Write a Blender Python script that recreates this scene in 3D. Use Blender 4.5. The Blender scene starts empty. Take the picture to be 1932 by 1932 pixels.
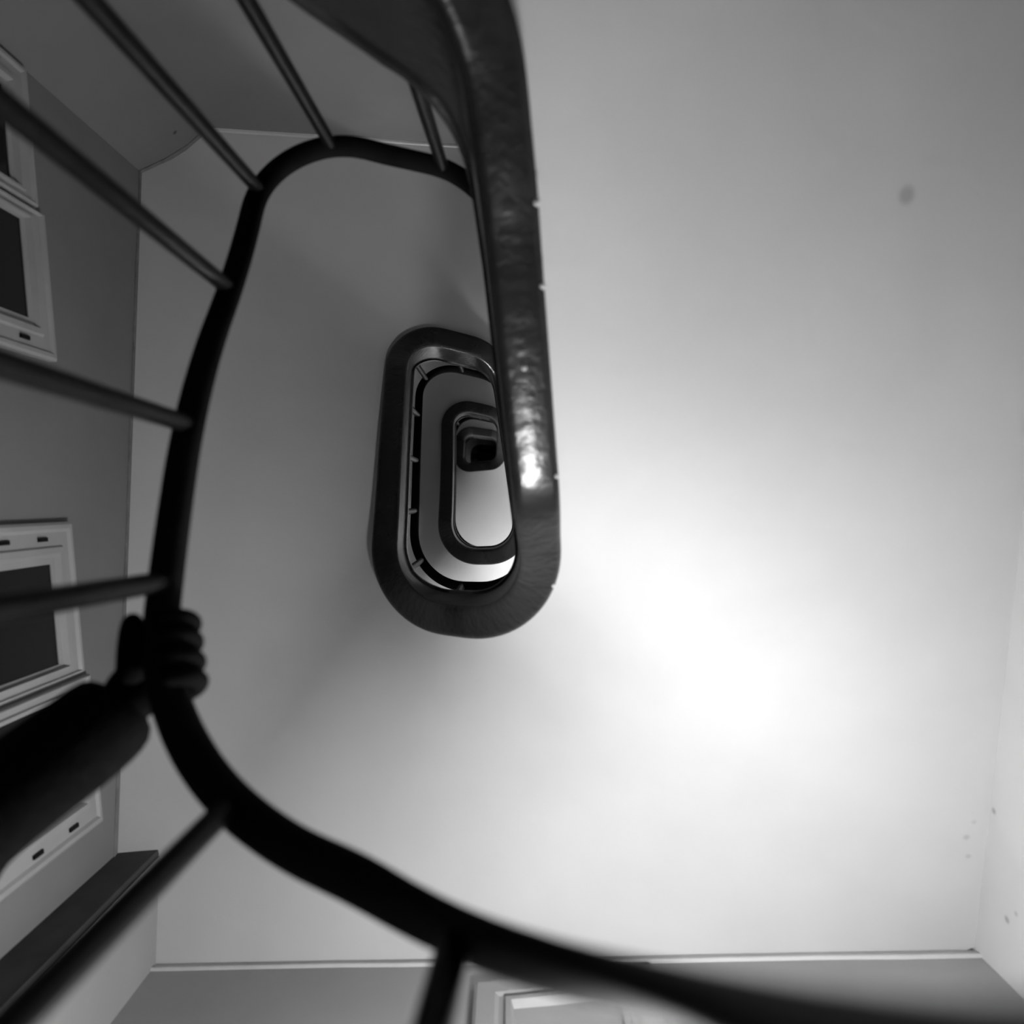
import bpy, bmesh, math, random
import numpy as np
from mathutils import Vector, Matrix

random.seed(7)
C = bpy.context.scene.collection
SC = bpy.context.scene

# ------------------------------------------------------------------ camera, world, exposure
# x = picture right, y = picture down, z = up.  The camera hangs in the open stairwell, looking straight up.
FPX, VPX, VPY, SIZE = 1500.0, 963.0, 941.0, 1932.0
cam_d = bpy.data.cameras.new('camera')
cam = bpy.data.objects.new('camera', cam_d); C.objects.link(cam)
cam.rotation_euler = (math.pi, 0, 0)
cam_d.sensor_width = 36.0
cam_d.lens = 36.0 * FPX / SIZE
cam_d.shift_x = (SIZE / 2 - VPX) / SIZE
cam_d.shift_y = -(SIZE / 2 - VPY) / SIZE
cam_d.clip_start = 0.02
cam_d.dof.use_dof = True
cam_d.dof.focus_distance = 4.2
cam_d.dof.aperture_fstop = 1.9
cam_d.dof.aperture_blades = 6
SC.camera = cam

world = bpy.data.worlds.new('world'); SC.world = world
world.use_nodes = True
world.node_tree.nodes['Background'].inputs[0].default_value = (0.5, 0.5, 0.5, 1)
world.node_tree.nodes['Background'].inputs[1].default_value = 0.02
SC.view_settings.view_transform = 'Standard'
SC.view_settings.look = 'None'
SC.view_settings.exposure = 0.0
SC.view_settings.gamma = 1.0
SC.view_settings.use_curve_mapping = False

# lamps of the place: (x, y, z, power)
LAMPS = [(0.20, 1.00, 1.10, 66.0), (0.16, 1.00, 4.25, 66.0), (0.12, 1.06, 7.3, 54.0), (0.12, 1.06, 10.0, 72.0)]
LAMP_R = 0.075

# ------------------------------------------------------------------ materials (monochrome, procedural)
def mat(name, base, rough=0.6, noise=0.0, nscale=6.0, bump=0.0, bscale=40.0, spec=0.5, coat=0.0, stains=(), detail=4.0):
    m = bpy.data.materials.new(name); m.use_nodes = True
    nt = m.node_tree; N = nt.nodes; L = nt.links
    b = N['Principled BSDF']
    b.inputs['Roughness'].default_value = rough
    b.inputs['Specular IOR Level'].default_value = spec
    b.inputs['Coat Weight'].default_value = coat
    b.inputs['Coat Roughness'].default_value = 0.12
    tc = N.new('ShaderNodeNewGeometry')
    val = None
    nz = N.new('ShaderNodeTexNoise'); nz.inputs['Scale'].default_value = nscale; nz.inputs['Detail'].default_value = detail
    L.new(tc.outputs['Position'], nz.inputs['Vector'])
    mr = N.new('ShaderNodeMapRange')
    mr.inputs['From Min'].default_value = 0.3; mr.inputs['From Max'].default_value = 0.7
    mr.inputs['To Min'].default_value = base * (1 - noise); mr.inputs['To Max'].default_value = base * (1 + noise)
    L.new(nz.outputs['Fac'], mr.inputs['Value'])
    out = mr.outputs['Result']
    for (p, r, k) in stains:
        d = N.new('ShaderNodeVectorMath'); d.operation = 'DISTANCE'
        L.new(tc.outputs['Position'], d.inputs[0]); d.inputs[1].default_value = p
        r2 = N.new('ShaderNodeMapRange'); r2.interpolation_type = 'SMOOTHSTEP'
        r2.inputs['From Min'].default_value = r * 0.3; r2.inputs['From Max'].default_value = r
        r2.inputs['To Min'].default_value = k; r2.inputs['To Max'].default_value = 1.0
        L.new(d.outputs['Value'], r2.inputs['Value'])
        mu = N.new('ShaderNodeMath'); mu.operation = 'MULTIPLY'
        L.new(out, mu.inputs[0]); L.new(r2.outputs['Result'], mu.inputs[1]); out = mu.outputs[0]
    cb = N.new('ShaderNodeCombineColor')
    for i in range(3): L.new(out, cb.inputs[i])
    L.new(cb.outputs[0], b.inputs['Base Color'])
    if bump:
        n2 = N.new('ShaderNodeTexNoise'); n2.inputs['Scale'].default_value = bscale; n2.inputs['Detail'].default_value = 3.0
        L.new(tc.outputs['Position'], n2.inputs['Vector'])
        bp = N.new('ShaderNodeBump'); bp.inputs['Strength'].default_value = bump; bp.inputs['Distance'].default_value = 0.01
        L.new(n2.outputs['Fac'], bp.inputs['Height']); L.new(bp.outputs['Normal'], b.inputs['Normal'])
    return m

M = {}
M['plaster'] = mat('ceiling_plaster', 0.58, 0.9, 0.035, 3.0, 0.10, 30.0, 0.2,
                   stains=[((0.784, -0.60, 1.57), 0.026, 0.70), ((1.235, .80, 2.11), 0.012, .8), ((1.228, .83, 2.12), 0.012, .8), ((1.236, .86, 2.125), 0.012, .8), ((1.225, .91, 2.135), 0.012, .8), ((1.24, .97, 2.15), 0.012, .8)])
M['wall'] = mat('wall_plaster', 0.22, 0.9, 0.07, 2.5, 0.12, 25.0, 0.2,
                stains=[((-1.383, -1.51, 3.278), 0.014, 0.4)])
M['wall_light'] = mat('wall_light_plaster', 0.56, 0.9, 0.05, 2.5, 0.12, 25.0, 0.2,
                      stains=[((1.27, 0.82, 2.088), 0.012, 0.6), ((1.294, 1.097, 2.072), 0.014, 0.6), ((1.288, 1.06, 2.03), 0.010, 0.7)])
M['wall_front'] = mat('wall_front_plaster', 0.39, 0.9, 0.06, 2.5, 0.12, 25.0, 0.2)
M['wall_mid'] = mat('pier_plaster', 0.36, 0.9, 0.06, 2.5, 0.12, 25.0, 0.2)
M['black'] = mat('black_gloss_paint', 0.010, 0.26, 0.25, 8.0, 0.24, 28.0, 0.28, 0.03)
M['rail'] = mat('dark_varnished_wood', 0.009, 0.75, 0.3, 10.0, 0.10, 30.0, 0.02, 0.0)
M['iron'] = mat('black_iron', 0.006, 0.36, 0.3, 20.0, 0.06, 60.0, 0.06)
M['cap'] = mat('worn_metal_cap', 0.55, 0.35, 0.1, 30.0)
M['tread'] = mat('worn_stair_wood', 0.06, 0.6, 0.3, 12.0)
M['frame'] = mat('painted_window_wood', 0.37, 0.55, 0.06, 8.0, 0.05, 40.0)
M['pane'] = mat('dark_window_glass', 0.005, 0.10, 0.2, 3.0, 0.0, 10.0, 0.3)
M['board'] = mat('pier_shade_dark', 0.055, 0.7, 0.25, 9.0)  # shade of the pier's return face, put into a dark colour
M['trim'] = mat('painted_trim', 0.6, 0.6, 0.05, 10.0)
M['crack'] = mat('dirty_groove', 0.20, 0.9, 0.2, 20.0)
M['coat'] = mat('black_wool_coat', 0.005, 0.95, 0.3, 60.0, 0.2, 120.0, 0.03)
M['skin'] = mat('hand_silhouette_dark', 0.005, 0.9, 0.2, 40.0, 0.1, 90.0, 0.03)  # bare hands; the underexposed silhouette is put into this near-black colour
M['hair'] = mat('dark_hair', 0.008, 0.6, 0.3, 60.0)
M['face'] = mat('face_skin', 0.35, 0.6, 0.05, 20.0)
M['floor'] = mat('floor_stone', 0.10, 0.7, 0.2, 5.0)
M['topceil'] = mat('attic_plaster', 0.35, 0.9, 0.08, 3.0)
def emit(name, strength):
    m = bpy.data.materials.new(name); m.use_nodes = True
    b = m.node_tree.nodes['Principled BSDF']
    b.inputs['Base Color'].default_value = (0.8, 0.8, 0.8, 1)
    b.inputs['Emission Color'].default_value = (1, 1, 1, 1)
    b.inputs['Emission Strength'].default_value = strength
    return m

# ------------------------------------------------------------------ helpers
def obj(name, verts, faces, material, parent=None, smooth=False, bevel=0.0):
    me = bpy.data.meshes.new(name)
    me.from_pydata([tuple(map(float, v)) for v in verts], [], faces)
    bm = bmesh.new(); bm.from_mesh(me)
    bmesh.ops.remove_doubles(bm, verts=bm.verts, dist=1e-6)
    bmesh.ops.recalc_face_normals(bm, faces=bm.faces)
    if bevel:
        bmesh.ops.bevel(bm, geom=list(bm.edges), offset=bevel, segments=2, affect='EDGES', profile=0.6)
    bm.to_mesh(me); bm.free()
    me.materials.append(material)
    if smooth:
        me.polygons.foreach_set('use_smooth', [True] * len(me.polygons))
        if smooth != 'all':
            try: me.set_sharp_from_angle(angle=math.radians(40))
            except Exception: pass
    o = bpy.data.objects.new(name, me); C.objects.link(o)
    if parent: o.parent = parent
    return o

def link_copy(src, parent=None, name=None):
    o = bpy.data.objects.new(name or src.name.split('.')[0], src.data); C.objects.link(o)
    if parent: o.parent = parent
    return o

def thing(name, label, cat, loc=(0, 0, 0), group=None, kind=None):
    o = bpy.data.objects.new(name, None); C.objects.link(o)
    o.location = loc; o.empty_display_size = 0.1
    if label: o['label'] = label
    if cat: o['category'] = cat
    if group: o['group'] = group
    if kind: o['kind'] = kind
    return o

def structure(o, label=None):
    o['kind'] = 'structure'
    if label: o['label'] = label
    return o

def prism(poly, z0, z1):
    n = len(poly)
    v = [(p[0], p[1], z0) for p in poly] + [(p[0], p[1], z1) for p in poly]
    f = [list(range(n))[::-1], list(range(n, 2 * n))] + [[i, (i + 1) % n, n + (i + 1) % n, n + i] for i in range(n)]
    return v, f

def sweep(rings, closed_ends=True):
    n = len(rings[0]); v = []; f = []
    for r in rings: v += [tuple(p) for p in r]
    for i in range(len(rings) - 1):
        for j in range(n):
            a = i * n + j; b = i * n + (j + 1) % n
            f.append([a, b, b + n, a + n])
    if closed_ends:
        f.append(list(range(n))[::-1]); f.append([(len(rings) - 1) * n + j for j in range(n)])
    return v, f

def tube_between(p0, p1, r0, r1=None, n=10):
    r1 = r0 if r1 is None else r1
    p0 = Vector(p0); p1 = Vector(p1); d = (p1 - p0).normalized()
    a = d.orthogonal().normalized(); b = d.cross(a)
    rings = []
    for p, r in ((p0, r0), (p1, r1)):
        rings.append([p + a * (r * math.cos(2 * math.pi * k / n)) + b * (r * math.sin(2 * math.pi * k / n)) for k in range(n)])
    return sweep(rings)

def lathe(prof, n=14):
    rings = [[(r * math.cos(2 * math.pi * k / n), r * math.sin(2 * math.pi * k / n), z) for k in range(n)] for r, z in prof]
    return sweep(rings)

# ------------------------------------------------------------------ the course of the stair
def rounded(corners, radii):
    pts = []
    c = np.array(corners, float)
    for i in range(4):
        P = c[i]; A = c[i - 1]; B = c[(i + 1) % 4]
        a = (A - P) / np.linalg.norm(A - P); b = (B - P) / np.linalg.norm(B - P)
        ang = math.acos(float(np.clip(a @ b, -1, 1)))
        d = radii[i] / math.tan(ang / 2)
        Cc = P + (a + b) / np.linalg.norm(a + b) * radii[i] / math.sin(ang / 2)
        v0 = P + a * d - Cc; v1 = P + b * d - Cc
        t0 = math.atan2(v0[1], v0[0]); t1 = math.atan2(v1[1], v1[0])
        dt = (t1 - t0 + math.pi) % (2 * math.pi) - math.pi
        th = t0 + dt * np.linspace(0, 1, 16)
        pts.append(Cc + np.stack([np.cos(th), np.sin(th)], 1) * np.linalg.norm(v0))
    pts = np.roll(np.concatenate(pts), -8, axis=0)
    cl = np.vstack([pts, pts[:1]])
    d = np.r_[0, np.cumsum(np.linalg.norm(np.diff(cl, axis=0), axis=1))]
    return cl, d / d[-1]
NS = 480
def sampled(corners, radii):
    cl, d = rounded(corners, radii)
    s = np.arange(NS) / NS
    q = np.stack([np.interp(s, d, cl[:, k]) for k in (0, 1)], 1)
    for _ in range(6): q = (np.roll(q, 1, 0) + 2 * q + np.roll(q, -1, 0)) / 4
    t = np.roll(q, -3, 0) - np.roll(q, 3, 0); t /= np.linalg.norm(t, axis=1)[:, None]
    nrm = np.stack([t[:, 1], -t[:, 0]], 1)            # away from the well
    mids = [0.0, float(d[16]), float(d[32]), float(d[48]), 1.0]
    return q, nrm, mids
WELL_A = sampled([(-0.01557, -0.80062), (0.15888, 0.39519), (-0.49777, 0.44851), (-0.58323, -0.86811)],
                 (0.225, 0.27276, 0.28497, 0.21765))
WELL_B = sampled([(-0.02, -0.82), (-0.045, -0.30), (-0.60, -0.27), (-0.61, -0.83)], (0.2, 0.17, 0.18, 0.18))
ZK = np.array([-1.968, -1.711, -1.417, -1.036, -0.579, -0.225, -0.057, 0.048, 0.192, 0.463, 0.658, 0.758, 0.876, 1.102, 1.379, 1.856,
               2.224, 2.471, 2.751, 3.012, 3.22, 3.458, 3.704, 3.908, 4.109, 4.275, 4.447, 4.645, 4.843, 5.064, 5.333, 5.765,
               6.1, 6.382, 6.614, 6.854, 7.092, 7.40, 7.75, 8.0, 8.15, 8.3, 8.45, 8.6, 8.75, 8.95, 9.2, 9.45, 9.7,
               9.95, 10.2, 10.4, 10.6, 10.8, 11.0, 11.2, 11.4, 11.6, 11.8, 12.05, 12.3])
SK = np.linspace(-1, 4, len(ZK))
_ss = np.linspace(-1, 4, 5 * 240 + 1)
_zz = np.interp(_ss, SK, ZK)
_k = np.ones(21) / 21
_zs = np.convolve(np.pad(_zz, 10, mode='reflect', reflect_type='odd'), _k, mode='valid')
# the string board climbs a little more evenly than the rail along the right-hand flight
_dz = np.interp(_ss, [-.12, 0, 1/12, 2/12, 3/12, 4/12, 5/12, .5], [0, .17, .185, .14, -.11, -.12, -.05, 0])
_zr = _zs.copy(); _zs = _zs + np.where((_ss > -.12) & (_ss < .5), _dz, 0)
_zs = np.convolve(np.pad(_zs, 6, mode='reflect', reflect_type='odd'), np.ones(13) / 13, mode='valid')
_m = (_ss > 0.0) & (_ss < 0.26)
_zs[_m] = np.interp(_ss[_m], [0, .06, .10, .17, .238, .26], [np.interp(0, _ss, _zs), 1.235, 1.352, 1.502, 1.648, np.interp(.26, _ss, _zs)])
_zs = np.convolve(np.pad(_zs, 3, mode='reflect', reflect_type='odd'), np.ones(7) / 7, mode='valid')
_zw = np.convolve(np.pad(_zs, 24, mode='reflect', reflect_type='odd'), np.hanning(51)[1:-1] / np.hanning(51)[1:-1].sum(), mode='valid')
_zw = np.maximum(_zw, _zs - .02)                          # the plaster runs smoother than the board
def zsof(s): return float(np.interp(s, _ss, _zw))
def zrail0(s): return float(np.interp(s, _ss, _zr))
def zstr(s): return float(np.interp(s, _ss, _zs))
WELL_C = sampled([(-0.06, -0.80), (-0.10, -0.42), (-0.56, -0.40), (-0.57, -0.80)], (0.16, 0.15, 0.15, 0.15))
def well_of(s): return WELL_C if s >= 3.0 else WELL_B if s >= 2.0 else WELL_A
def well(s, off=0.0):
    q, n, _ = well_of(s)
    x = (s % 1.0) * NS; i = int(math.floor(x)) % NS; f = x - math.floor(x); j = (i + 1) % NS
    p = q[i] * (1 - f) + q[j] * f; m = n[i] * (1 - f) + n[j] * f
    if 1.9 < s < 2.12 or 2.9 < s < 3.12:                                   # ease from the long well into the short one
        w = (s - (1.9 if s < 2.5 else 2.9)) / 0.22; w = w * w * (3 - 2 * w)
        def ev(W):
            return W[0][i] * (1 - f) + W[0][j] * f, W[1][i] * (1 - f) + W[1][j] * f
        a, na = ev(WELL_A if s < 2.5 else WELL_B); b, nb = ev(WELL_B if s < 2.5 else WELL_C)
        p = a * (1 - w) + b * w; m = na * (1 - w) + nb * w
    m = m / np.linalg.norm(m)
    off += float(np.interp(s, [-.08, 0, .08, .17, .26], [0, .015, .018, .009, 0])) if -.08 < s < .26 else 0.0
    return p + m * off
# the walls round the stair (the room stands about five degrees askew to the picture)
TR, BR, BL, TL = (1.037, -1.795), (1.31, 1.275), (-1.279, 1.5025), (-1.549, -1.568)
WC = [np.array(p) for p in (TR, BR, BL, TL, TR)]
WZ = [(-1.60, 0.0), (1.30, 0.0), (4.25, 0.0), (7.25, 0.0), (9.9, 0.0), (12.5, 0.0)]
WB = [1.30, 2.247, 2.56, 3.35, 4.25]
def wallpt(s, push=0.0):
    n = math.floor(s + 1e-9); f = s - n
    mids = well_of(s)[2]
    for i in range(4):
        if f <= mids[i + 1] + 1e-9:
            t = (f - mids[i]) / (mids[i + 1] - mids[i]); break
    p = WC[i] * (1 - t) + WC[i + 1] * t
    zb = WB[i] * (1 - t) + WB[i + 1] * t
    a = WZ[int(n) + 1][0]; b = WZ[int(n) + 2][0] if n < 4 else a + 2.6
    z = a + (zb - 1.30) / 2.95 * (b - a)
    if push: p = p * (1 + push)
    return p, z
SOFF = 0.05                                               # the string board hangs this far below the plaster

# ------------------------------------------------------------------ walls, floor, ceiling
ZF, ZC = -2.35, 13.4
WD = np.array([0.088, 1.0]) / math.hypot(0.088, 1.0)
def wall_slab(a, b, out, name, m, z0=ZF, z1=ZC, th=0.14):
    a = np.array(a); b = np.array(b); out = np.array(out) * th
    v, f = prism([a, b, b + out, a + out], z0, z1)
    return structure(obj(name, v, f, m))
nL = np.array([-WD[1], WD[0]]); nB = np.array([WD[0], WD[1]])
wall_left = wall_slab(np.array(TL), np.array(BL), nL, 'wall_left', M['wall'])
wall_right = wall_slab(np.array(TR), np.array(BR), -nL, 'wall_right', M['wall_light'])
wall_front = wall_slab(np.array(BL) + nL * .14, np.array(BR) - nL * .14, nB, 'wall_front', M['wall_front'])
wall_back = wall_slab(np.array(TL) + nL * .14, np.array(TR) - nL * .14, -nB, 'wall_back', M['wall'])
v, f = prism([(-1.53, -1.352), (-1.31, -1.589), TL], ZF + .02, ZC)
structure(obj('wall_corner', v, f, M['wall']))
v, f = prism([(-1.306, 1.197), (-1.165, 1.185), (-1.135, 1.492), (-1.279, 1.5025)], ZF + .02, ZC)
structure(obj('wall_pier', v, f, M['wall_mid']))
v, f = prism([(-1.312, 1.180), (-1.172, 1.168), (-1.168, 1.1835), (-1.308, 1.1955)], ZF + .02, ZC)  # added thin sheet, darkens the pier face turned away from the lamp
structure(obj('pier_shade_strip', v, f, M['board'], bevel=.003))
big = [np.array(TL) + nL * .14 - nB * .14, np.array(TR) - nL * .14 - nB * .14, np.array(BR) - nL * .14 + nB * .14, np.array(BL) + nL * .14 + nB * .14]
v, f = prism(big, ZF - .15, ZF); structure(obj('floor', v, f, M['floor']))
v, f = prism(big, ZC, ZC + .15); structure(obj('ceiling', v, f, M['topceil']))

# ------------------------------------------------------------------ staircases, one per storey
ORD = ['lowest', 'first', 'second', 'top']
SPLIT = 0.06
T_STR, H_STR = 0.098, 0.42
prof = []
def arc(cx, cz, r, a0, a1, n=5):
    return [(cx + r * math.cos(a0 + (a1 - a0) * k / (n - 1)), cz + r * math.sin(a0 + (a1 - a0) * k / (n - 1))) for k in range(n)]
r_ = 0.022
prof = arc(-T_STR + r_, r_, r_, math.pi, 1.5 * math.pi) + arc(-r_ * .7, r_ * .7, r_ * .7, 1.5 * math.pi, 2 * math.pi, 4) + \
       [(0.0, H_STR - .01), (-.01, H_STR), (-T_STR + .014, H_STR), (-T_STR - .008, H_STR - .012), (-T_STR - .008, H_STR - .035), (-T_STR, H_STR - .045)]
def hstr(s):
    # the string board is shallower along the lowest flight
    return float(np.interp(s, [-1, -.14, -.05, .1, .3, .45, .5, .8, .9, 1, 1.3, 1.5, 1.8, 1.9, 3, 4], [.27, .27, .44, .42, .42, .34, .24, .24, .42, .42, .3, .24, .24, .34, .3, .3]))
def prof_at(s):
    k = hstr(s) - H_STR
    return [(o, h + (k if h > .2 else 0)) for o, h in prof]
stair_labels = {
    -1: 'lowest stair flight winding round the near handrail beside the arm',
    0: 'black-edged stair with broad pale plaster underside filling the right of the picture',
    1: 'second winding stair above, seen as a dark rounded ring inside the larger ring',
    2: 'third winding stair, the short dark loop above the pale flat plaster',
    3: 'topmost winding stair, the tiny dark loop deepest in the well'}
for n in (-1, 0, 1, 2, 3):
    s0, s1 = n + (SPLIT if n > -1 else 0.0), n + 1 + SPLIT
    if n == 3: s1 = 3.98
    p0 = well(s0)
    st = thing('staircase', stair_labels[n], 'staircase', (0, 0, 0), 'staircases up the stairwell')
    # underside
    S = np.linspace(s0, s1, 121)
    K = 14
    v = []; f = []
    for s in S:
        a = well(s, -0.02); za = zsof(s) + SOFF
        b, zb = wallpt(s, 0.012)
        for k in range(K):
            t = k / (K - 1)
            v.append((*(a * (1 - t) + b * t), za * (1 - t) + zb * t))
    for i in range(len(S) - 1):
        for k in range(K - 1):
            q = i * K + k
            f.append([q, q + 1, q + 1 + K, q + K])
    nv = len(v)
    v += [(x, y, z + 0.05) for x, y, z in v]
    f += [[a + nv for a in q[::-1]] for q in f]
    for i in range(len(S) - 1):
        q = i * K; f.append([q, q + K, q + K + nv, q + nv]); q = i * K + K - 1; f.append([q, q + K, q + K + nv, q + nv])
    obj('soffit', v, f, M['plaster'], st, smooth=True)
    # string board along the well
    rings = []
    for s in np.linspace(s0, s1, 181):
        z = zstr(s); rings.append([(*well(s, o), z + h) for o, h in prof_at(s)])
    v, f = sweep(rings)
    sb = obj('string_board', v, f, M['black'], st, smooth=True)
    # steps
    ns = 16
    for k in range(ns):
        a, b = s0 + (s1 - s0) * k / ns, s0 + (s1 - s0) * (k + 1) / ns
        base = []; top = []
        ringp = []
        for s in (a, (a + b) / 2, b):
            w = well(s, .004); ringp.append((w, zstr(s) + SOFF + .11))
        for s in (b, (a + b) / 2, a):
            w, z = wallpt(s, -.004); ringp.append((w, z + .11))
        zt_in = zstr(b) + SOFF + .20; zt_out = wallpt(b)[1] + .20
        nn = 6
        v = [(*p, z) for p, z in ringp] + [(*p, zt_in if i < 3 else zt_out) for i, (p, z) in enumerate(ringp)]
        f = [list(range(nn))[::-1], list(range(nn, 2 * nn))] + [[i, (i + 1) % nn, nn + (i + 1) % nn, nn + i] for i in range(nn)]
        obj('tread', v, f, M['tread'], st)

# ------------------------------------------------------------------ railings
C_RAIL, OFF_RAIL = 1.09, -0.029
rail_labels = {
    -1: 'near blurred black handrail and balusters gripped by the hand',
    0: 'thin dark handrail loop just inside the largest dark stair ring',
    1: 'thin dark handrail loop inside the second, smaller stair ring',
    2: 'small handrail loop inside the third, short stair ring',
    3: 'tiniest handrail loop, deepest in the well inside the topmost stair'}
BAL = {-1: [(-.038, -.046), (-.117, -.125), (-.188, -.200), (-.271, -.267), (-.354, -.346), (-.425, -.417), (-.529, -.525), (-.629, -.610), (-.72, -.715), (-.80, -.80), (-.88, -.88)]}
for n in (0, 1, 2, 3):
    BAL[n] = [(n + .02 + .0817 * k,) * 2 for k in range(1, 12)]
RW, RH = 0.0245, 0.023
R_BAL = 0.0155
cap_v, cap_f = lathe([(0.0005, -.006), (0.004, -.005), (0.0058, -.002), (0.0058, 0.006)], 10)
cap_src = None; col_src = None
def railz(s): return zrail0(s) + C_RAIL
for n in (-1, 0, 1, 2, 3):
    s0, s1 = n + (SPLIT if n > -1 else 0.0), n + 1 + SPLIT
    if n == -1: s0 = -.93
    if n == 3: s1 = 3.96
    rl = thing('stair_railing', rail_labels[n], 'railing', (0, 0, 0), 'railings up the stairwell')
    rings = []
    for s in np.linspace(s0, s1, 221):
        p = well(s, OFF_RAIL); nm = well(s, OFF_RAIL + 1.0) - p
        q = 16; ring = []; RW = .0245 * float(np.interp(s, [-.7, -.6, -.5, -.44, -.1], [1.15, 1.15, 1.12, .96, .92]))
        for k in range(q):
            a = 2 * math.pi * k / q
            cx = math.copysign(abs(math.cos(a)) ** .8, math.cos(a)); cz = math.copysign(abs(math.sin(a)) ** .8, math.sin(a))
            ring.append((*(p + nm * (RW * cx)), railz(s) + RH * cz))
        rings.append(ring)
    v, f = sweep(rings)
    obj('handrail', v, f, M['rail'], rl, smooth='all')
    for sr, sf in BAL[n]:
        top = Vector((*well(sr, OFF_RAIL), railz(sr)))
        foot = Vector((*well(sf, OFF_RAIL - .008), zstr(sf) + hstr(sf) - .01))
        v, f = tube_between(foot, top, R_BAL, R_BAL * .93, 12)
        b = obj('baluster', v, f, M['iron'], rl, smooth=True)
        v, f = lathe([(0.0005, 0.0), (.021, 0.0), (.023, .008), (.020, .018), (.017, .026), (.0005, .028)], 12)
        if col_src is None: col_src = obj('foot_collar', v, f, M['cap'], b, smooth=True); c = col_src
        else: c = link_copy(col_src, b, 'foot_collar')
        c.location = foot + Vector((0, 0, .01))
    # small bright bolt ends on the outer edge of the string board
    if n in (0, 1):
        for k, sb_ in enumerate([n + .085, n + .12, n + .158, n + .22, n + .30] if n == 0 else [n + .10, n + .2, n + .26]):
            if cap_src is None: cap_src = obj('bolt_end', cap_v, cap_f, M['cap'], rl, smooth=True); c = cap_src
            else: c = link_copy(cap_src, rl, 'bolt_end')
            c.location = (*well(sb_, -.004 if k != 2 else -.05), zstr(sb_) + (.004 if k != 2 else .002))

# ------------------------------------------------------------------ mouldings where the plaster meets the walls
def wall_interp(A, B, zA, zB, t): return np.array(A) * (1 - t) + np.array(B) * t, zA * (1 - t) + zB * t
def moulding(name, pts, inward, drop, prof_, m):
    rings = []
    for (p, z), iw in zip(pts, inward):
        rings.append([(p[0] + iw[0] * a, p[1] + iw[1] * a, z - drop + h) for a, h in prof_])
    v, f = sweep(rings)
    return structure(obj(name, v, f, m, smooth=True))
def soffit_z(p, n=0):
    # height of the plaster at a plan point near the wall: take the nearest course station
    best = None
    for s in np.linspace(n + .0, n + 1.0, 500):
        a = well(s, -0.02); b, zb = wallpt(s, .012)
        d = b - a; t = max(0, min(1, float((p - a) @ d / (d @ d))))
        e = np.linalg.norm(a + d * t - p)
        if best is None or e < best[0]: best = (e, (zsof(s) + SOFF) * (1 - t) + zb * t)
    return best[1]
bead = [(-.01, -.021), (.004, -.021), (.009, -.018), (.010, -.013), (.007, -.008), (.002, -.006), (.003, -.003), (.003, .012), (-.01, .012)]
def run(name, A, B, iw, m, cnt=9, drop=.012, pr=bead, n=0):
    A = np.array(A); B = np.array(B)
    pts = [(A * (1 - t) + B * t, soffit_z(A * (1 - t) + B * t, n)) for t in np.linspace(0, 1, cnt)]
    return moulding(name, pts, [iw] * cnt, drop, pr, m)
run('trim_1', (-1.135, 1.490), (1.31, 1.275), -nB, M['trim'], 13, drop=.016)
thin = [(-.01, -.010), (.003, -.010), (.005, -.007), (.002, -.003), (.002, .006), (-.01, .006)]
run('trim_2', (-1.306, 1.190), (-1.528, -1.352), -nL, M['crack'], 13, drop=.020, pr=thin)
run('trim_3', (-1.528, -1.352), (-1.31, -1.588), np.array([.73, .68]), M['crack'], 4, drop=.020, pr=thin)
run('trim_4', (-1.31, -1.588), (.45, -1.742), nB, M['trim'], 9, drop=.020, pr=bead)

# ------------------------------------------------------------------ windows in the left wall
def wl(Y): return np.array([-1.411 + .088 * Y, Y])
fprof = [(0, 0), (0, .020), (.07, .026), (.17, .026), (.24, .018), (.56, .018), (.61, .026), (.76, .026), (.83, .010), (1, .008), (1, -.01)]   # (share of the width, depth)
def window(name, Y0, Y1, z0, z1, w0, w1, wt=.108):
    root = structure(thing(name, None, None))
    nrm = -nL
    def P(a, h, z):
        p = wl(a) + nrm * h
        return (p[0], p[1], z)
    rings = []
    loop = []
    for d, h in fprof:
        loop.append([P(Y0 + d * w0, h, z0 + d * wt), P(Y1 - d * w1, h, z0 + d * wt), P(Y1 - d * w1, h, z1 - d * wt), P(Y0 + d * w0, h, z1 - d * wt)])
    v = []; f = []
    for r in loop: v += r
    for i in range(len(loop) - 1):
        for j in range(4):
            f.append([i * 4 + j, i * 4 + (j + 1) % 4, i * 4 + 4 + (j + 1) % 4, i * 4 + 4 + j])
    fr = obj('window_frame', v, f, M['frame'], root, smooth=False)
    v = []
    for h in (-.004, .004):
        v += [P(Y0 + w0, h, z0 + wt), P(Y1 - w1, h, z0 + wt), P(Y1 - w1, h, z1 - wt), P(Y0 + w0, h, z1 - wt)]
    f = [[0, 1, 2, 3], [7, 6, 5, 4], [0, 4, 5, 1], [1, 5, 6, 2], [2, 6, 7, 3], [3, 7, 4, 0]]
    obj('pane', v, f, M['pane'], root)
    # glazing bar low down and two hinges on the side
    for zh in (z1 - .16, z1 - .34):
        hx = Y1 - w1 * .4 if w1 > w0 else Y0 + w0 * .4
        v = []
        for h in (.016, .024):
            v += [P(hx - .006, h, zh - .022), P(hx + .006, h, zh - .022), P(hx + .006, h, zh + .022), P(hx - .006, h, zh + .022)]
        obj('hinge', v, f, M['iron'], root)
    zb = z0 + .38
    v = []
    for h in (-.004, .014):
        v += [P(Y0 + w0, h, zb - .015), P(Y1 - w1, h, zb - .015), P(Y1 - w1, h, zb + .015), P(Y0 + w0, h, zb + .015)]
    obj('glazing_bar', v, f, M['frame'], root)
    return root
window('window_1', -1.335, -.905, 1.35, 2.475, .10, .045)
window('window_2', -.890, -.43, 1.35, 2.505, .045, .115)
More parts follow.
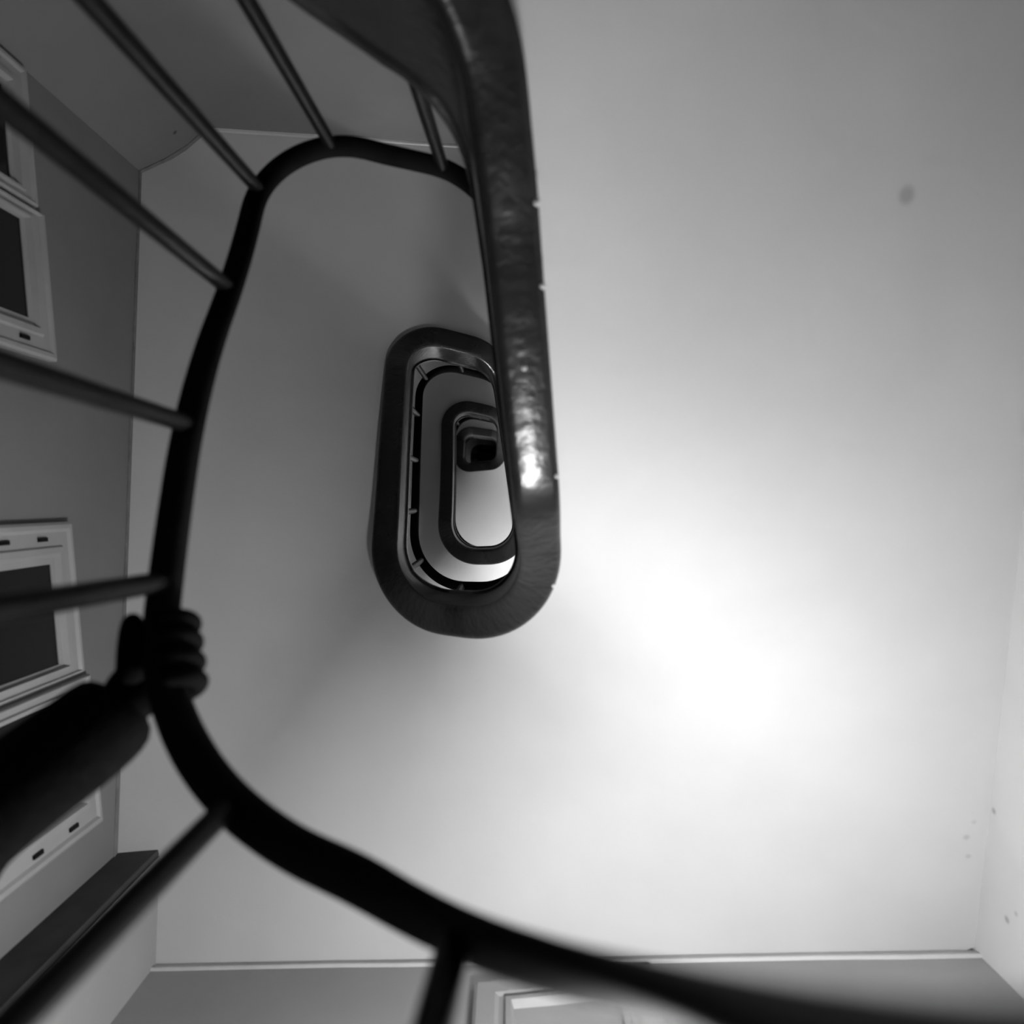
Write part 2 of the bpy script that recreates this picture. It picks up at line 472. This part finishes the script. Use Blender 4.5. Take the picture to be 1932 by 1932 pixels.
window('window_3', .073, .545, 1.35, 2.505, .125, .045)
window('window_4', .560, 1.03, 1.35, 2.535, .045, .115)

# ------------------------------------------------------------------ door in the front wall (only its head and left edge reach the picture)
def wf(X): return np.array([X, 1.39 - .088 * X])
def panel_ring(name, X0, X1, z0, z1, pr, m, parent):
    loop = []
    for d, h in pr:
        def P(a, z): p = wf(a) - nB * h; return (p[0], p[1], z)
        loop.append([P(X0 + d, z0), P(X1 - d, z0), P(X1 - d, z1 - d), P(X0 + d, z1 - d)])
    v = []; f = []
    for r in loop: v += r
    for i in range(len(loop) - 1):
        for j in range(4):
            f.append([i * 4 + j, i * 4 + (j + 1) % 4, i * 4 + 4 + (j + 1) % 4, i * 4 + 4 + j])
    return obj(name, v, f, m, parent)
door = structure(thing('door_1', None, None))
panel_ring('door_frame', -.10, .40, .05, 2.265, [(0, 0), (0, .02), (.01, .026), (.06, .026), (.07, .018), (.085, .018), (.09, .03), (.105, .03), (.11, .004), (.11, 0)], M['frame'], door)
v = []
for h in (-.002, .006):
    for a, z in ((.008, .05), (.292, .05), (.292, 2.157), (.008, 2.157)):
        p = wf(a) - nB * h; v.append((p[0], p[1], z))
obj('door_leaf', v, [[0, 1, 2, 3], [7, 6, 5, 4], [0, 4, 5, 1], [1, 5, 6, 2], [2, 6, 7, 3], [3, 7, 4, 0]], M['frame'], door)

# ------------------------------------------------------------------ wall lamps on the front wall, one to a storey
lamp_labels = ['round glass swing-arm wall lamp below the near handrail, lighting the lowest plaster', 'round glass swing-arm wall lamp on the storey above', 'round glass swing-arm wall lamp on the third storey up', 'round glass swing-arm wall lamp on the topmost storey']
for i, (x, y, z, pw) in enumerate(LAMPS):
    r = thing('wall_lamp', lamp_labels[i], 'lamp', (x, y, z), 'wall lamps up the stairwell')
    ax = .56; wy = wf(x + ax)[1] - y
    v, f = tube_between((ax, wy, -.10), (ax, wy - .02, -.10), .055, .055, 18); obj('wall_plate', v, f, M['iron'], r, smooth=True)
    v, f = tube_between((ax, wy - .02, -.10), (0, 0, -.14), .010, .010, 10); obj('arm', v, f, M['iron'], r, smooth=True)
    v, f = lathe([(.001, -.15), (.03, -.145), (.05, -.105), (.056, -.068), (.052, -.066), (.044, -.095), (.026, -.135), (.001, -.138)], 20); obj('holder', v, f, M['iron'], r, smooth=True)
    g = []
    for k in range(13):
        a = -math.pi / 2 + math.pi * k / 12
        g.append((max(.0005, LAMP_R * math.cos(a)), LAMP_R * math.sin(a)))
    v, f = lathe(g, 24)
    area = 4 * math.pi * LAMP_R ** 2
    obj('globe', v, f, emit('lamp_glass_glow', pw / (math.pi * area)), r, smooth='all')

# ------------------------------------------------------------------ the person whose arm reaches for the rail
def skin_mesh(name, nodes, edges, material, parent=None, sub=2, root=0):
    me = bpy.data.meshes.new(name)
    me.from_pydata([n[0] for n in nodes], edges, [])
    o = bpy.data.objects.new(name, me); C.objects.link(o)
    sm = o.modifiers.new('skin', 'SKIN'); sm.use_smooth_shade = True
    for i, n in enumerate(nodes):
        r = n[1]; rr = (r, r) if not isinstance(r, tuple) else r
        me.skin_vertices[0].data[i].radius = rr
        me.skin_vertices[0].data[i].use_root = (i == root)
    ss = o.modifiers.new('sub', 'SUBSURF'); ss.levels = sub; ss.render_levels = sub
    me.materials.append(material)
    if parent: o.parent = parent
    return o
S_H = -.458
hp = Vector((*well(S_H, OFF_RAIL), railz(S_H)))                 # where the hand closes on the rail
tn = well(S_H + .02, OFF_RAIL) - well(S_H - .02, OFF_RAIL)
tz = railz(S_H + .02) - railz(S_H - .02)
T = Vector((tn[0], tn[1], tz)).normalized()                     # along the rail, rising
O = Vector((*(well(S_H, 1.0) - well(S_H, 0.0)), 0)).normalized() # away from the well
U = T.cross(O);  U = U if U.z > 0 else -U
person = thing('person', 'person in dark coat reaching an arm out to grip the near handrail', 'person', (0, 0, 0))
def W(o, t, u): return hp + O * o + T * t + U * u
def tread_top(x, y):
    p = np.array((x, y)); best = None
    for k in range(16):
        a_, b_ = -1 + 1.06 * k / 16, -1 + 1.06 * (k + 1) / 16
        for s in np.linspace(a_, b_, 6):
            A = well(s); B = wallpt(s)[0]; d = B - A
            t = max(0, min(1, float((p - A) @ d / (d @ d)))); e = np.linalg.norm(A + d * t - p)
            if best is None or e < best[0]:
                best = (e, (zstr(b_) + SOFF + .20) * (1 - t) + (wallpt(b_)[1] + .20) * t)
    return best[1]
FW = Vector((.74, .67, 0)); RT = Vector((.67, -.74, 0))           # facing, and the right-hand side
base = Vector((-1.12, .93, 0))
fl = base - RT * .10; fr_ = base + RT * .10
zl, zr = tread_top(fl.x, fl.y), tread_top(fr_.x, fr_.y)
zg = min(zl, zr)
hip = base + Vector((0, 0, zg + .78))
sh = hip + Vector((0, 0, .43))
elbow = Vector((-.725, .435, 1.05))
wrist = W(.062, -.030, .020)
cuff = W(.095, -.060, .014)
nodes = [(hip, (.15, .12)), (hip + Vector((0, 0, .22)), (.15, .11)), (sh + Vector((0, 0, -.06)), (.16, .11)), (sh + Vector((0, 0, .05)), (.07, .07)),
         (sh + RT * .16 + Vector((0, 0, -.03)), .075), (elbow, .078), (cuff, .072), (wrist, .064),
         (sh - RT * .17 + Vector((0, 0, -.03)), .075), (sh - RT * .20 + FW * .02 + Vector((0, 0, -.30)), .055), (sh - RT * .17 + FW * .12 + Vector((0, 0, -.52)), .042),
         (hip + RT * .09 + Vector((0, 0, -.06)), .095), (fr_ + FW * .03 + Vector((0, 0, zr + .44)), .065), (fr_ + Vector((0, 0, zr + .09)), .048), (fr_ + FW * .15 + Vector((0, 0, zr + .035)), .034),
         (hip - RT * .09 + Vector((0, 0, -.06)), .095), (fl + FW * .03 + Vector((0, 0, zl + .44)), .065), (fl + Vector((0, 0, zl + .09)), .048), (fl + FW * .15 + Vector((0, 0, zl + .035)), .034)]
edges = [(0, 1), (1, 2), (2, 3), (2, 4), (4, 5), (5, 6), (6, 7), (2, 8), (8, 9), (9, 10), (0, 11), (11, 12), (12, 13), (13, 14), (0, 15), (15, 16), (16, 17), (17, 18)]
skin_mesh('body', nodes, edges, M['coat'], person, 2, 0)
# head on its neck, with face and hair
hc = sh + Vector((0, 0, .21)) + FW * .02
me_v = []; me_f = []
NU, NVv = 20, 14
def head_point(th, ph, grow=1.0):
    x = math.cos(ph) * math.cos(th); y = math.cos(ph) * math.sin(th); z = math.sin(ph)
    r_f = .088 + .006 * max(0, x)
    jaw = 1 - .28 * max(0, -z) ** 1.3
    X = r_f * x * jaw; Y = .072 * y * jaw; Z = .112 * z
    if x > .8 and abs(y) < .22 and -.25 < z < .15: X += .018 * (1 - abs(y) / .22)      # nose
    if x > .7 and .18 < abs(y) < .5 and .02 < z < .22: X -= .008                        # eye sockets
    if x > .75 and abs(y) < .35 and -.52 < z < -.40: X += .004                          # lips
    if abs(y) > .93 and abs(x) < .25 and -.25 < z < .2: Y += math.copysign(.014, y)     # ears
    return Vector((X * grow, Y * grow, Z * grow))
def head_mesh(name, m, parent, grow=1.0, keep=None):
    vs = []; fs = []
    for j in range(NVv * 2 + 1):
        ph = -math.pi / 2 + math.pi * j / (NVv * 2)
        for i in range(NU * 2):
            th = 2 * math.pi * i / (NU * 2)
            q = head_point(th, ph, grow); vs.append(hc + FW * q.x - RT * q.y + Vector((0, 0, q.z)))
    n2 = NU * 2
    for j in range(NVv * 2):
        for i in range(n2):
            th = 2 * math.pi * (i + .5) / n2; ph = -math.pi / 2 + math.pi * (j + .5) / (NVv * 2)
            if keep and not keep(math.cos(ph) * math.cos(th), math.sin(ph)): continue
            fs.append([j * n2 + i, j * n2 + (i + 1) % n2, (j + 1) * n2 + (i + 1) % n2, (j + 1) * n2 + i])
    return obj(name, vs, fs, m, parent, smooth='all')
hd = head_mesh('head', M['face'], person)
head_mesh('hair', M['hair'], hd, 1.07, lambda x, z: (z > .45) or (x < .25 and z > -.45))
# the hand closed round the rail: palm over the top, four fingers over the well side, thumb on the near side
def chain(pts): return [(p, r) for p, r in pts]
hn = [(W(.085, -.048, .018), (.040, .030)), (W(.055, -.018, .034), (.046, .026)), (W(.028, .000, .042), (.052, .022)), (W(.004, .002, .043), (.054, .017)), (W(-.014, .002, .040), (.052, .013))]
he = [(i, i + 1) for i in range(4)]
hand = skin_mesh('hand', hn, he, M['skin'], person, 2, 0)
for k, (t, ln) in enumerate([(-.043, .86), (-.015, .98), (.014, 1.0), (.041, .92)]):
    fn = [(W(.004, t, .042), .0150), (W(-.026, t, .036), .0148), (W(-.044, t + .001, .014), .0142), (W(-.043, t + .002, -.016 * ln), .0132), (W(-.026, t + .002, -.036 * ln), .0122), (W(-.008, t + .002, -.040 * ln), .0105)]
    skin_mesh('finger', fn, [(i, i + 1) for i in range(5)], M['skin'], hand, 2, 0)
tn_ = [(W(.056, -.020, .020), .024), (W(.046, .014, .006), .022), (W(.038, .046, -.006), .018), (W(.026, .074, -.014), .0140)]
skin_mesh('thumb', tn_, [(0, 1), (1, 2), (2, 3)], M['skin'], hand, 2, 0)
# the free hand hangs at the left side
lw = sh - RT * .17 + FW * .12 + Vector((0, 0, -.52))
D = Vector((0, 0, -1))
free = skin_mesh('hand', [(lw, .026), (lw + D * .05, (.036, .018)), (lw + D * .09, (.038, .015))], [(0, 1), (1, 2)], M['skin'], person, 2, 0)
for k in range(4):
    b0 = lw + D * .085 + FW * (-.030 + .020 * k)
    skin_mesh('finger', [(b0, .0098), (b0 + D * .035 + RT * .006, .0095), (b0 + D * .058 + RT * .018, .0088), (b0 + D * .072 + RT * .032, .0075)], [(0, 1), (1, 2), (2, 3)], M['skin'], free, 2, 0)
b0 = lw + D * .03 + FW * .03
skin_mesh('thumb', [(b0, .013), (b0 + D * .035 + FW * .02 + RT * .01, .0115), (b0 + D * .062 + FW * .022 + RT * .02, .009)], [(0, 1), (1, 2)], M['skin'], free, 2, 0)
